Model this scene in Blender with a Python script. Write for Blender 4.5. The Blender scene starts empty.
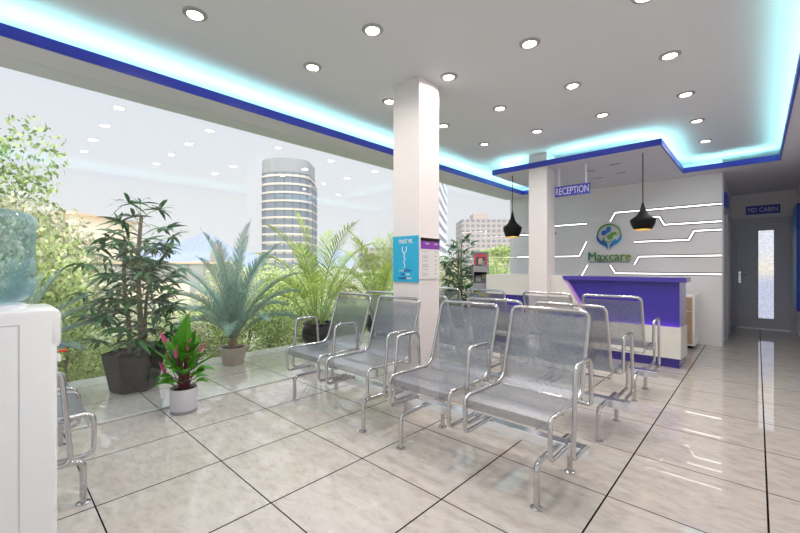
import bpy, bmesh, math, random
from mathutils import Vector, Matrix
random.seed(7)
PI = math.pi
sc = bpy.context.scene
COL = sc.collection
R = math.radians

# ---------------------------------------------------------------- materials
def newmat(name):
    m = bpy.data.materials.new(name); m.use_nodes = True
    nt = m.node_tree; nt.nodes.clear()
    out = nt.nodes.new('ShaderNodeOutputMaterial')
    return m, nt, out

def pbr(name, col, rough=.5, metal=0., spec=.5, coat=0., noise=None, bump=0., nscale=8., alpha=None, emis=None, estr=0.):
    m, nt, out = newmat(name)
    b = nt.nodes.new('ShaderNodeBsdfPrincipled')
    b.inputs['Base Color'].default_value = (*col, 1)
    b.inputs['Roughness'].default_value = rough
    b.inputs['Metallic'].default_value = metal
    b.inputs['Specular IOR Level'].default_value = spec
    b.inputs['Coat Weight'].default_value = coat
    b.inputs['Coat Roughness'].default_value = .05
    if emis:
        b.inputs['Emission Color'].default_value = (*emis, 1); b.inputs['Emission Strength'].default_value = estr
    tc = nt.nodes.new('ShaderNodeTexCoord')
    n = nt.nodes.new('ShaderNodeTexNoise'); n.inputs['Scale'].default_value = nscale; n.inputs['Detail'].default_value = 4
    nt.links.new(tc.outputs['Object'], n.inputs['Vector'])
    if noise is None: noise = .03
    mx = nt.nodes.new('ShaderNodeMixRGB'); mx.blend_type = 'MIX'
    mx.inputs[1].default_value = (*[max(0, c*(1-noise)) for c in col], 1)
    mx.inputs[2].default_value = (*[min(1, c*(1+noise)) for c in col], 1)
    nt.links.new(n.outputs['Fac'], mx.inputs[0]); nt.links.new(mx.outputs[0], b.inputs['Base Color'])
    if bump:
        bp = nt.nodes.new('ShaderNodeBump'); bp.inputs['Strength'].default_value = bump; bp.inputs['Distance'].default_value = .01
        nt.links.new(n.outputs['Fac'], bp.inputs['Height']); nt.links.new(bp.outputs[0], b.inputs['Normal'])
    nt.links.new(b.outputs[0], out.inputs[0])
    return m

def emit(name, col, s):
    m, nt, out = newmat(name)
    e = nt.nodes.new('ShaderNodeEmission'); e.inputs[0].default_value = (*col, 1); e.inputs[1].default_value = s
    nt.links.new(e.outputs[0], out.inputs[0]); return m

def leafmat(name, c1, c2, rough=.45, trans=.3):
    m, nt, out = newmat(name)
    g = nt.nodes.new('ShaderNodeNewGeometry')
    rp = nt.nodes.new('ShaderNodeValToRGB')
    rp.color_ramp.elements[0].color = (*c1, 1); rp.color_ramp.elements[1].color = (*c2, 1)
    nt.links.new(g.outputs['Random Per Island'], rp.inputs[0])
    b = nt.nodes.new('ShaderNodeBsdfPrincipled'); b.inputs['Roughness'].default_value = rough
    b.inputs['Specular IOR Level'].default_value = .35
    t = nt.nodes.new('ShaderNodeBsdfTranslucent')
    mx = nt.nodes.new('ShaderNodeMixShader'); mx.inputs[0].default_value = trans
    nt.links.new(rp.outputs[0], b.inputs['Base Color']); nt.links.new(rp.outputs[0], t.inputs[0])
    nt.links.new(b.outputs[0], mx.inputs[1]); nt.links.new(t.outputs[0], mx.inputs[2])
    nt.links.new(mx.outputs[0], out.inputs[0]); return m

def tilemat(name):
    m, nt, out = newmat(name)
    N = nt.nodes; L = nt.links
    g = N.new('ShaderNodeNewGeometry'); sp = N.new('ShaderNodeSeparateXYZ'); L.new(g.outputs['Position'], sp.inputs[0])
    def M(op, a, b=None):
        n = N.new('ShaderNodeMath'); n.operation = op
        for i, v in enumerate((a, b)):
            if v is None: continue
            if isinstance(v, (int, float)): n.inputs[i].default_value = v
            else: L.new(v, n.inputs[i])
        return n.outputs[0]
    def line(c, off, P, w):
        v = M('MODULO', M('ADD', M('DIVIDE', M('SUBTRACT', c, off), P), 100.5), 1.0)
        return M('LESS_THAN', M('ABSOLUTE', M('SUBTRACT', v, .5)), w/2/P)
    def cell(c, off, P): return M('FLOOR', M('ADD', M('DIVIDE', M('SUBTRACT', c, off), P), 100.0))
    P = .6655
    lx = line(sp.outputs[0], .042, P, .0092); ly = line(sp.outputs[1], 1.72, P, .0072)
    ln = M('MAXIMUM', lx, ly)
    cx, cy = cell(sp.outputs[0], .042, P), cell(sp.outputs[1], 1.72, P)
    cb = N.new('ShaderNodeCombineXYZ'); L.new(cx, cb.inputs[0]); L.new(cy, cb.inputs[1])
    wn = N.new('ShaderNodeTexWhiteNoise'); L.new(cb.outputs[0], wn.inputs[0])
    vo = N.new('ShaderNodeVectorMath'); vo.operation = 'MULTIPLY_ADD'; L.new(wn.outputs['Color'], vo.inputs[0]); vo.inputs[1].default_value = (9, 9, 9); L.new(g.outputs['Position'], vo.inputs[2])
    mp = N.new('ShaderNodeMapping'); mp.inputs['Scale'].default_value = (1.0, 2.2, 1); mp.inputs['Rotation'].default_value = (0, 0, .5); L.new(vo.outputs[0], mp.inputs[0])
    n1 = N.new('ShaderNodeTexNoise'); n1.inputs['Scale'].default_value = 9.; n1.inputs['Detail'].default_value = 8; n1.inputs['Roughness'].default_value = .65; n1.inputs['Distortion'].default_value = .5
    L.new(mp.outputs[0], n1.inputs[0])
    rp = N.new('ShaderNodeValToRGB'); e = rp.color_ramp.elements
    e[0].position = .25; e[0].color = (.39, .352, .318, 1); e[1].position = .75; e[1].color = (.575, .54, .505, 1)
    x = rp.color_ramp.elements.new(.5); x.color = (.51, .47, .43, 1)
    L.new(n1.outputs['Fac'], rp.inputs[0])
    mx = N.new('ShaderNodeMixRGB'); L.new(ln, mx.inputs[0]); L.new(rp.outputs[0], mx.inputs[1]); mx.inputs[2].default_value = (.012, .011, .01, 1)
    b = N.new('ShaderNodeBsdfPrincipled'); L.new(mx.outputs[0], b.inputs['Base Color'])
    rg = M('MULTIPLY_ADD', ln, .5); rg.node.inputs[2].default_value = .015
    L.new(rg, b.inputs['Roughness']); L.new(M('MULTIPLY', M('SUBTRACT', 1.0, ln), .95), b.inputs['Specular IOR Level'])
    L.new(b.outputs[0], out.inputs[0]); return m

def glassmat(name, tint=(.97, .99, .985), f0=.036, f90=.9, rough=.0, power=5.0):
    m, nt, out = newmat(name); N = nt.nodes; L = nt.links
    lw = N.new('ShaderNodeLayerWeight'); lw.inputs[0].default_value = .5
    p = N.new('ShaderNodeMath'); p.operation = 'POWER'; p.inputs[1].default_value = power; L.new(lw.outputs['Facing'], p.inputs[0])
    q = N.new('ShaderNodeMath'); q.operation = 'MULTIPLY_ADD'; q.inputs[1].default_value = f90-f0; q.inputs[2].default_value = f0; L.new(p.outputs[0], q.inputs[0])
    t = N.new('ShaderNodeBsdfTransparent'); t.inputs[0].default_value = (*tint, 1)
    g = N.new('ShaderNodeBsdfGlossy'); g.inputs['Roughness'].default_value = rough; g.inputs[0].default_value = (1, 1, 1, 1)
    mx = N.new('ShaderNodeMixShader'); L.new(q.outputs[0], mx.inputs[0]); L.new(t.outputs[0], mx.inputs[1]); L.new(g.outputs[0], mx.inputs[2])
    L.new(mx.outputs[0], out.inputs[0]); return m

def perfmat(name):
    """perforated sheet: holes let the light through, steel between them"""
    m, nt, out = newmat(name); N = nt.nodes; L = nt.links
    tc = N.new('ShaderNodeTexCoord')
    v = N.new('ShaderNodeTexNoise'); v.inputs['Scale'].default_value = 170; v.inputs['Detail'].default_value = 1
    L.new(tc.outputs['Object'], v.inputs['Vector'])
    k = N.new('ShaderNodeMapRange'); k.inputs['From Min'].default_value = .35; k.inputs['From Max'].default_value = .65
    k.inputs['To Min'].default_value = .30; k.inputs['To Max'].default_value = .52; L.new(v.outputs['Fac'], k.inputs['Value'])
    b = N.new('ShaderNodeBsdfPrincipled'); b.inputs['Base Color'].default_value = (.28, .30, .34, 1)
    b.inputs['Metallic'].default_value = .75; b.inputs['Roughness'].default_value = .42
    t = N.new('ShaderNodeBsdfTransparent')
    mx = N.new('ShaderNodeMixShader')
    L.new(k.outputs[0], mx.inputs[0]); L.new(b.outputs[0], mx.inputs[1]); L.new(t.outputs[0], mx.inputs[2])
    L.new(mx.outputs[0], out.inputs[0]); return m

def bandmat(name, c1, c2, scale_z, frac, off=0., c3=None, scale_h=0., frach=.5):
    """facade: horizontal bands in z (object space), optional vertical bars"""
    m, nt, out = newmat(name); N = nt.nodes; L = nt.links
    tc = N.new('ShaderNodeTexCoord'); sp = N.new('ShaderNodeSeparateXYZ'); L.new(tc.outputs['Object'], sp.inputs[0])
    def M(op, a, b=None, c=None):
        n = N.new('ShaderNodeMath'); n.operation = op
        for i, v in enumerate((a, b, c)):
            if v is None: continue
            if isinstance(v, (int, float)): n.inputs[i].default_value = v
            else: L.new(v, n.inputs[i])
        return n.outputs[0]
    z = M('LESS_THAN', M('MODULO', M('ADD', M('DIVIDE', sp.outputs[2], scale_z), 100+off), 1.), frac)
    mx = N.new('ShaderNodeMixRGB'); L.new(z, mx.inputs[0]); mx.inputs[1].default_value = (*c2, 1); mx.inputs[2].default_value = (*c1, 1)
    res = mx.outputs[0]
    if scale_h:
        h = M('LESS_THAN', M('MODULO', M('ADD', M('DIVIDE', M('ADD', sp.outputs[0], M('MULTIPLY', sp.outputs[1], .7)), scale_h), 100.), 1.), frach)
        m2 = N.new('ShaderNodeMixRGB'); L.new(h, m2.inputs[0]); L.new(res, m2.inputs[1]); m2.inputs[2].default_value = (*(c3 or c1), 1)
        res = m2.outputs[0]
    b = N.new('ShaderNodeBsdfPrincipled'); b.inputs['Roughness'].default_value = .6; L.new(res, b.inputs['Base Color'])
    L.new(b.outputs[0], out.inputs[0]); return m

def gradmat(name, c1, c2, axis, lo, hi, rough=.4):
    m, nt, out = newmat(name); N = nt.nodes; L = nt.links
    tc = N.new('ShaderNodeTexCoord'); sp = N.new('ShaderNodeSeparateXYZ'); L.new(tc.outputs['Object'], sp.inputs[0])
    mr = N.new('ShaderNodeMapRange'); mr.inputs['From Min'].default_value = lo; mr.inputs['From Max'].default_value = hi
    L.new(sp.outputs[axis], mr.inputs['Value'])
    mx = N.new('ShaderNodeMixRGB'); mx.inputs[1].default_value = (*c1, 1); mx.inputs[2].default_value = (*c2, 1); L.new(mr.outputs[0], mx.inputs[0])
    b = N.new('ShaderNodeBsdfPrincipled'); b.inputs['Roughness'].default_value = rough; L.new(mx.outputs[0], b.inputs['Base Color'])
    L.new(b.outputs[0], out.inputs[0]); return m

CYAN = (.42, 1.0, 1.0)
M = dict(
    wall=pbr('plaster_wall', (.80, .77, .775), .6, noise=.02, nscale=3),
    pillar=pbr('plaster_pillar', (.74, .69, .69), .45, noise=.02, nscale=3),
    ceil=pbr('ceiling_paint', (.66, .665, .685), .7, noise=.02, nscale=2),
    soffit=pbr('soffit_paint', (.60, .575, .62), .7, noise=.02, nscale=2),
    blue=pbr('blue_paint', (.03, .04, .42), .4),
    tile=tilemat('polished_tile'),
    glass=glassmat('window_glass'),
    chrome=pbr('chrome_tube', (.56, .55, .56), .17, 1.0, noise=.05, nscale=30),
    plate=pbr('polished_beam', (.82, .85, .90), .2, 1.0),
    perf=perfmat('perforated_steel'),
    white=pbr('white_plastic', (.88, .89, .92), .25, coat=.3),
    seam=pbr('seam_grey', (.45, .46, .5), .5),
    red=pbr('red_plastic', (.7, .01, .01), .3),
    bluep=pbr('blue_plastic', (.02, .1, .6), .3),
    black=pbr('black_gloss', (.006, .005, .007), .4, spec=.15),
    blackm=pbr('black_matte', (.003, .0025, .0025), .6, spec=.25),
    gold=pbr('gold_lining', (.85, .55, .12), .35, .6),
    terra=pbr('clay_pot', (.42, .34, .28), .7, noise=.12, nscale=20, bump=.2),
    potw=pbr('white_ceramic', (.62, .60, .66), .35),
    soil=pbr('soil', (.03, .02, .014), .95, noise=.4, nscale=60, bump=.5),
    cane=pbr('cane_bark', (.26, .16, .09), .7, noise=.35, nscale=40, bump=.4),
    stemg=pbr('green_stem', (.25, .33, .08), .5),
    stemr=pbr('dark_red_stem', (.16, .03, .06), .5),
    stemgg=pbr('grey_green_stem', (.16, .22, .14), .6),
    rhapis=leafmat('lady_palm_leaf', (.010, .065, .012), (.05, .20, .04), .35, .15),
    sago=leafmat('grey_palm_leaf', (.17, .29, .22), (.33, .46, .37), .5, .2),
    areca=leafmat('yellow_green_leaf', (.18, .30, .02), (.52, .62, .09), .4, .35),
    anth=leafmat('broad_leaf', (.03, .17, .01), (.13, .42, .03), .3, .25),
    spathe=leafmat('pink_bloom', (.55, .07, .22), (.75, .16, .36), .35, .2),
    bush1=leafmat('hedge_leaf_light', (.14, .24, .04), (.85, .92, .40), .5, .35),
    bush2=leafmat('hedge_leaf_mid', (.08, .17, .04), (.62, .74, .28), .5, .35),
    bush3=leafmat('hedge_leaf_pale', (.24, .30, .12), (.95, .84, .66), .5, .3),
    bush4=leafmat('hedge_leaf_deep', (.06, .14, .04), (.40, .54, .22), .5, .3),
    trunk=pbr('tree_bark', (.2, .14, .09), .8, noise=.3, nscale=10),
    ground=pbr('lawn_ground', (.34, .34, .22), .9, noise=.4, nscale=3),
    concrete=pbr('concrete', (.34, .33, .32), .7, noise=.12, nscale=2),
    cream=pbr('cream_render', (.80, .70, .55), .7, noise=.06, nscale=1),
    orange=pbr('terracotta_cap', (.74, .50, .36), .7, noise=.15, nscale=3),  # paled to carry the haze of reflections in the glass
    grey=pbr('grey_paint', (.50, .51, .56), .45),
    frame=pbr('door_frame_paint', (.48, .485, .53), .45),
    purple=pbr('purple_lacquer', (.055, .038, .31), .18, coat=.1),
    cwhite=pbr('counter_white', (.68, .66, .62), .35),
    pinkled=emit('violet_led', (.9, .25, 1.0), 9), lilac=pbr('lilac_lit_tint', (.50, .26, .66), .4),
    neon=emit('wall_led', (1, .98, .95), 2.6),
    groove=pbr('groove_dark', (.05, .05, .055), .6),
    wood=pbr('light_wood', (.50, .33, .19), .5, noise=.2, nscale=6),
    sgrey=pbr('stand_grey', (.33, .33, .37), .4, .3),
    poster=pbr('poster_cyan', (.02, .38, .62), .4),
    pshade=pbr('poster_deep_blue', (.03, .05, .42), .4),
    paper=pbr('paper_white', (.72, .69, .68), .5),
    ink=pbr('ink_grey', (.30, .28, .30), .6),
    header=pbr('header_purple', (.22, .04, .36), .4),
    letter=pbr('letter_silver', (.72, .72, .86), .35),
    lwhite=pbr('letter_white', (.85, .88, .9), .4),
    logog=gradmat('logo_green', (.02, .25, .07), (.22, .38, .02), 0, -.35, .35),
    logob=gradmat('logo_blue', (.01, .05, .35), (.0, .28, .62), 0, -.2, .2),
    subt=pbr('caption_ink', (.10, .2, .3), .5),
    trim=pbr('fixture_ring', (.36, .35, .35), .35, .4),
    bulb=emit('warm_lamp', (1, .86, .66), 14.0),
    cove=emit('cyan_cove_led', CYAN, 24.0),
    mount=pbr('hazed_rock', (.25, .28, .34), .9, noise=.08, nscale=.01),  # aerial haze is put into this bluish base colour
    dome=pbr('dome_copper', (.40, .30, .30), .5),
    panel=gradmat('lightbox_blue', (.0, .05, .22), (.0, .34, .62), 2, -.9, .5),
    hatch=pbr('hatch_white', (.70, .69, .70), .6),
)
# door frosted pane: daylight behind it
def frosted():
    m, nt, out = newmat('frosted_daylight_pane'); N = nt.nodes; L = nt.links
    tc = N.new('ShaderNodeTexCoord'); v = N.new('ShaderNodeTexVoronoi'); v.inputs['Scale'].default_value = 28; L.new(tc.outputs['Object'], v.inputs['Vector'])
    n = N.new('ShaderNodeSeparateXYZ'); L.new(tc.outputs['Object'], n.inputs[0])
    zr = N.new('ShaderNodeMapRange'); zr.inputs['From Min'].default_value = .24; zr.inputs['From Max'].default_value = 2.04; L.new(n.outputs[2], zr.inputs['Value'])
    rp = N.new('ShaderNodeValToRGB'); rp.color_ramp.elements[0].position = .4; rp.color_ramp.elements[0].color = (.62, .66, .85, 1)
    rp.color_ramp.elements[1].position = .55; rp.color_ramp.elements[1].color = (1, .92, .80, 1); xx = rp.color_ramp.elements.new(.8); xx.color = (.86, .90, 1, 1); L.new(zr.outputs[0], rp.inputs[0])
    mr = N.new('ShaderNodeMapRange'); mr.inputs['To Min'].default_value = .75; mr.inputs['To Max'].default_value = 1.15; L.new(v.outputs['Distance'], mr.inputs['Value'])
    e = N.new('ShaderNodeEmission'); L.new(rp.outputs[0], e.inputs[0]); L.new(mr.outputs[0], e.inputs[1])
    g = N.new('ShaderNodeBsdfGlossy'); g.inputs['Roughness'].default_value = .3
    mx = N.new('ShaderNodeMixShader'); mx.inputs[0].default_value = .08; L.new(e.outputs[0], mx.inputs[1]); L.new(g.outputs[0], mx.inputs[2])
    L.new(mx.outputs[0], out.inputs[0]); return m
M['frost'] = frosted()
def bottlemat():
    m, nt, out = newmat('blue_bottle_plastic'); N = nt.nodes; L = nt.links
    lw = N.new('ShaderNodeLayerWeight'); lw.inputs[0].default_value = .5
    t = N.new('ShaderNodeBsdfTransparent'); t.inputs[0].default_value = (.80, .90, .94, 1)
    d = N.new('ShaderNodeBsdfPrincipled'); d.inputs['Base Color'].default_value = (.24, .42, .50, 1); d.inputs['Roughness'].default_value = .08; d.inputs['Coat Weight'].default_value = 1
    p = N.new('ShaderNodeMath'); p.operation = 'MULTIPLY_ADD'; p.inputs[1].default_value = .4; p.inputs[2].default_value = .16; L.new(lw.outputs['Facing'], p.inputs[0])
    mx = N.new('ShaderNodeMixShader'); L.new(p.outputs[0], mx.inputs[0]); L.new(t.outputs[0], mx.inputs[1]); L.new(d.outputs[0], mx.inputs[2])
    L.new(mx.outputs[0], out.inputs[0]); return m
M['bottle'] = bottlemat()

# ---------------------------------------------------------------- mesh builder
class MB:
    def __init__(s): s.v = []; s.f = []
    def add(s, vs, fs):
        o = len(s.v); s.v += [tuple(p) for p in vs]; s.f += [tuple(i+o for i in f) for f in fs]; return s
    def box(s, x0, x1, y0, y1, z0, z1):
        return s.add([(x0,y0,z0),(x1,y0,z0),(x1,y1,z0),(x0,y1,z0),(x0,y0,z1),(x1,y0,z1),(x1,y1,z1),(x0,y1,z1)],
                     [(0,3,2,1),(4,5,6,7),(0,1,5,4),(1,2,6,5),(2,3,7,6),(3,0,4,7)])
    def prism(s, pts, d0, d1, axis=2):
        """polygon pts extruded between d0 and d1 along axis"""
        def P(a, b, d):
            return (a, b, d) if axis == 2 else ((a, d, b) if axis == 1 else (d, a, b))
        n = len(pts)
        vs = [P(a, b, d0) for a, b in pts]+[P(a, b, d1) for a, b in pts]
        return s.add(vs, [tuple(range(n))[::-1], tuple(range(n, 2*n))]+[(i, (i+1) % n, n+(i+1) % n, n+i) for i in range(n)])
    def lathe(s, prof, seg=24, c=(0, 0, 0), cap=True):
        n = len(prof); vs = []
        for r, z in prof:
            for i in range(seg):
                a = 2*PI*i/seg; vs.append((c[0]+r*math.cos(a), c[1]+r*math.sin(a), c[2]+z))
        fs = []
        for j in range(n-1):
            for i in range(seg):
                k = (i+1) % seg; fs.append((j*seg+i, j*seg+k, (j+1)*seg+k, (j+1)*seg+i))
        if cap:
            fs.append(tuple(range(seg))[::-1]); fs.append(tuple((n-1)*seg+i for i in range(seg)))
        return s.add(vs, fs)
    def tube(s, pts, r, fil=0, seg=10, cap=True, r2=None, closed=False):
        P = [Vector(p) for p in pts]
        if fil:
            Q = [P[0]]
            for i in range(1, len(P)-1):
                a, b, c = P[i-1], P[i], P[i+1]
                u, w = (a-b), (c-b); lu, lw = u.length, w.length
                ff = fil[i] if isinstance(fil, dict) and i in fil else (fil if not isinstance(fil, dict) else fil.get('d', .05))
                u.normalize(); w.normalize(); ang = u.angle(w)
                t = min(ff/math.tan(ang/2) if ang > .01 else ff, lu*.49, lw*.49)
                p0, p1 = b+u*t, b+w*t
                for k in range(7):
                    q = k/6; Q.append((1-q)**2*p0+2*q*(1-q)*b+q*q*p1)
            Q.append(P[-1]); P = Q
        n = len(P); T = [(P[min(i+1, n-1)]-P[max(i-1, 0)]).normalized() for i in range(n)]
        up = Vector((0, 0, 1)) if abs(T[0].z) < .9 else Vector((1, 0, 0))
        nrm = (up-T[0]*up.dot(T[0])).normalized(); vs = []
        for i in range(n):
            nrm = (nrm-T[i]*nrm.dot(T[i])).normalized(); bi = T[i].cross(nrm)
            rr = r if r2 is None else r+(r2-r)*i/(n-1)
            for k in range(seg):
                a = 2*PI*k/seg; vs.append(P[i]+(nrm*math.cos(a)+bi*math.sin(a))*rr)
        fs = [(j*seg+i, j*seg+(i+1) % seg, (j+1)*seg+(i+1) % seg, (j+1)*seg+i) for j in range(n-1) for i in range(seg)]
        if cap: fs += [tuple(range(seg))[::-1], tuple((n-1)*seg+i for i in range(seg))]
        return s.add(vs, fs)
    def mesh(s, name, mat, smooth=False, bevel=0):
        me = bpy.data.meshes.new(name); me.from_pydata(s.v, [], s.f); me.update()
        bm = bmesh.new(); bm.from_mesh(me); 
        if s.f and len(s.f) < 6000: bmesh.ops.recalc_face_normals(bm, faces=bm.faces)
        if bevel: bmesh.ops.bevel(bm, geom=bm.edges[:], offset=bevel, segments=2, affect='EDGES', profile=.5)
        bm.to_mesh(me); bm.free()
        for x in (mat if isinstance(mat, (list, tuple)) else [mat]): me.materials.append(x)
        if smooth:
            for p in me.polygons: p.use_smooth = True
            try: me.set_sharp_from_angle(angle=R(42))
            except Exception: pass
        return me
    def build(s, name, mat, parent=None, loc=None, smooth=False, bevel=0, world=True):
        """verts in world coordinates; they are shifted so that the origin sits at loc (or the parent's)"""
        org = Vector(parent_loc(parent)) if parent is not None else Vector(loc or (0, 0, 0))
        if world and parent is not None and loc is None: loc = (0, 0, 0); base = org
        elif parent is not None: base = Vector((0, 0, 0)); loc = loc or (0, 0, 0)
        else: base = org; loc = org
        if not world: base = Vector((0, 0, 0))
        if base.length: s.v = [tuple(Vector(p)-base) for p in s.v]
        o = bpy.data.objects.new(name, s.mesh(name, mat, smooth, bevel)); COL.objects.link(o)
        o.location = loc
        if parent is not None: o.parent = parent
        return o

def parent_loc(p):
    v = Vector((0, 0, 0))
    while p is not None: v = v+Vector(p.location); p = p.parent
    return v

def tag(o, label=None, cat=None, group=None, kind=None):
    if label: o['label'] = label
    if cat: o['category'] = cat
    if group: o['group'] = group
    if kind: o['kind'] = kind
    return o
def empty(name, loc, label, cat, group=None, rz=0):
    o = bpy.data.objects.new(name, None); COL.objects.link(o); o.location = loc; o.rotation_euler.z = rz
    o.empty_display_size = .1
    return tag(o, label, cat, group)
def struct(o): o['kind'] = 'structure'; return o
def copy_tree(o, parent=None):
    kids = [c for c in bpy.data.objects if c.parent == o]
    c = o.copy(); COL.objects.link(c); c.parent = parent
    for k in kids: copy_tree(k, c)
    return c
def text(s, size_w, height, depth, mat, name, parent, loc, rot, bold=0.0):
    """lettering fitted to a width and a cap height, standing in the local XY plane then rotated by rot"""
    cu = bpy.data.curves.new(name, 'FONT'); cu.body = s; cu.size = 1; cu.extrude = .02; cu.offset = bold
    cu.align_x = 'LEFT'; cu.resolution_u = 3
    tmp = bpy.data.objects.new('tmp', cu); COL.objects.link(tmp)
    dg = bpy.context.evaluated_depsgraph_get(); dg.update()
    me = bpy.data.meshes.new_from_object(tmp.evaluated_get(dg)); me.name = name
    bpy.data.objects.remove(tmp); bpy.data.curves.remove(cu)
    xs = [v.co.x for v in me.vertices]; ys = [v.co.y for v in me.vertices]
    x0, x1, y0, y1 = min(xs), max(xs), min(ys), max(ys)
    for v in me.vertices:
        v.co.x = (v.co.x-(x0+x1)/2)*size_w/(x1-x0); v.co.y = (v.co.y-(y0+y1)/2)*height/(y1-y0); v.co.z = v.co.z/.02*depth/2
    me.materials.clear(); me.materials.append(mat)
    o = bpy.data.objects.new(name, me); COL.objects.link(o)
    o.parent = parent; o.location = Vector(loc)-parent_loc(parent) if parent is not None else loc; o.rotation_euler = rot
    return o

# ---------------------------------------------------------------- the room
XG, XR = -3.97, .58           # glass plane, right wall
YF, YB, YD = -2.6, 8.1, 10.85 # front wall behind the camera, neon wall, cabin door wall
H, B, LT = 3.04, 2.825, 2.905 # ceiling, soffit, top of blue lip
struct(MB().box(-5.66, XR, YF-.1, YD+.1, -.12, 0).build('floor', M['tile']))
struct(MB().box(XG-.25, XR+.15, YF-.15, YD+.15, H, H+.12).build('ceiling', M['ceil']))
struct(MB().box(XR, XR+.12, YF-.1, YD+.1, 0, H).build('wall_right', M['wall']))
struct(MB().box(XG, XR, YF-.012, YF, .1, B).build('fill_window', M['glass']))  # unseen glazing added behind the camera to let in fill daylight
struct(MB().box(XG-.25, XR+.12, YF-.12, YF, 0, .1).box(XG-.25, XR+.12, YF-.12, YF, B, H).box(XG-.1, XG, YF-.12, YF, .1, B).box(-2.45, -2.37, YF-.1, YF-.013, .1, B).box(-.93, -.85, YF-.1, YF-.013, .1, B).build('wall_front', M['wall']))
struct(MB().box(XG-.15, -.41, YB, YB+.14, 0, H).build('wall_back', M['wall']))
struct(MB().box(-.53, -.41, YB+.14, YD, 0, H).build('wall_corridor', M['wall']))
# door wall with the opening for the cabin door
w = MB().box(-.53, -.32, YD, YD+.12, 0, H).box(.49, XR, YD, YD+.12, 0, H).box(-.32, .49, YD, YD+.12, 2.19, H)
struct(w.build('wall_cabin', M['wall']))
# side beam over the glass, soffits with upturned blue lips
XI = -3.655
def slab(name, boxes):
    m = MB()
    for b in boxes: m.box(*b, B, B+.025)
    return struct(m.build(name, M['soffit']))
slab('trim_1', [(XG-.25, XI, YF, YB)])
slab('trim_2', [(-3.22, -.89, 5.745, YB), (XI, -3.22, 7.73, YB)])
slab('trim_3', [(.25, XR, YF, YD), (-.89, .25, 7.73, YB), (-.41, .25, YB, YD)])
struct(MB().box(XG-.25, XG-.2, YF, YB, B+.02, H).build('trim_4', M['soffit']))      # fascia outside over the glass
def lip(n, segs):
    m = MB()
    for b in segs: m.box(*b, B-.002, LT)
    struct(m.build('trim_%d' % n, M['blue']))
t = .018
lip(5, [(XI, XI+t, YF, 7.73)])
lip(6, [(XI, -3.22, 7.73-t, 7.73), (-3.22-t, -3.22, 5.745-t, 7.73), (-3.22, -.89, 5.745-t, 5.745), (-.89, -.89+t, 5.745-t, 7.73)])
lip(7, [(-.89+t, .25, 7.73-t, 7.73), (.25-t, .25, YF, 7.73)])
# cyan cove strips lying behind the lips
ci = 0
for b, lab in (((XI-.11, XI-.075, YF+.1, 7.9), 'cyan cove light strip along the glass wall'),
          ((-3.58, -3.28, 7.80, 7.835), 'cyan cove light strip in the short far-left recess'),
          ((-3.145, -3.11, 5.86, 7.7), 'cyan cove light strip on the left edge of the reception soffit'),
          ((-3.08, -2.66, 5.82, 5.855), 'cyan cove light strip on reception soffit left of the pillar'),
          ((-2.29, -1.0, 5.82, 5.855), 'cyan cove light strip on reception soffit right of the pillar'),
          ((-1.0, -.965, 5.92, 7.7), 'cyan cove light strip on the right edge of the reception soffit'),
          ((-.82, .2, 7.80, 7.835), 'cyan cove light strip above the corridor mouth'),
          ((.325, .36, YF+.1, 7.7), 'cyan cove light strip along the right wall')):
    c = ((b[0]+b[1])/2, (b[2]+b[3])/2, B+.025)
    tag(MB().box(*b, B+.0252, B+.045).build('cove_light_strip', M['cove'], loc=c), lab, 'cove light', 'cyan cove light strips')
# glass wall
struct(MB().box(XG-.003, XG+.003, YF, YB, .012, B).build('window_1', M['glass']))
struct(MB().box(XG-.01, XG+.01, YF, YB, 0, .012).build('trim_8', M['cwhite']))
# pillars
struct(MB().box(-2.576, -2.25, 2.668, 2.965, 0, H).build('trim_9', M['pillar']))
struct(MB().box(-2.62, -2.335, 5.77, 6.09, 0, H).build('trim_10', M['pillar']))
# terrace edge + cabin door
struct(MB().box(-.335, .505, YD-.03, YD+.03, 2.19, 2.30).box(-.40, -.32, YD-.03, YD+.03, 0, 2.30).box(.49, .565, YD-.03, YD+.03, 0, 2.30).build('trim_11', M['frame'], bevel=.004))
d = struct(MB().box(-.32, .02, YD, YD+.045, .03, 2.19).box(.25, .49, YD, YD+.045, .03, 2.19).box(.02, .25, YD, YD+.045, .03, .235).box(.02, .25, YD, YD+.045, 2.04, 2.19).build('door_1', M['grey'], loc=(-.32, YD, 0)))
MB().box(.02, .25, YD+.015, YD+.03, .235, 2.04).build('door_glass', M['frost'], d)
hd = MB().box(-.29, -.245, YD-.012, YD-.001, .95, 1.2).build('handle_plate', M['chrome'], d, bevel=.003)
MB().tube([(-.267, YD-.005, 1.13), (-.267, YD-.05, 1.13), (-.16, YD-.055, 1.13)], .009, .015).build('door_handle', M['chrome'], hd, smooth=True)
MB().box(-.32, .49, YD-.006, YD+.03, 0, .03).build('threshold', M['lwhite'], d)
# corridor side door, seen edge-on
d2 = struct(MB().box(-.409, -.385, 8.85, 9.75, .005, 2.12).build('door_2', M['grey'], loc=(-.41, 8.85, 0)))
MB().box(-.409, -.37, 8.77, 8.85, 0, 2.2).box(-.409, -.37, 9.75, 9.83, 0, 2.2).box(-.409, -.37, 8.85, 9.75, 2.12, 2.2).build('door_frame', M['frame'], d2)
struct(MB().box(-.415, -.395, YB-.01, YB+.03, 0, B).build('trim_12', M['frame']))

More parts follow.
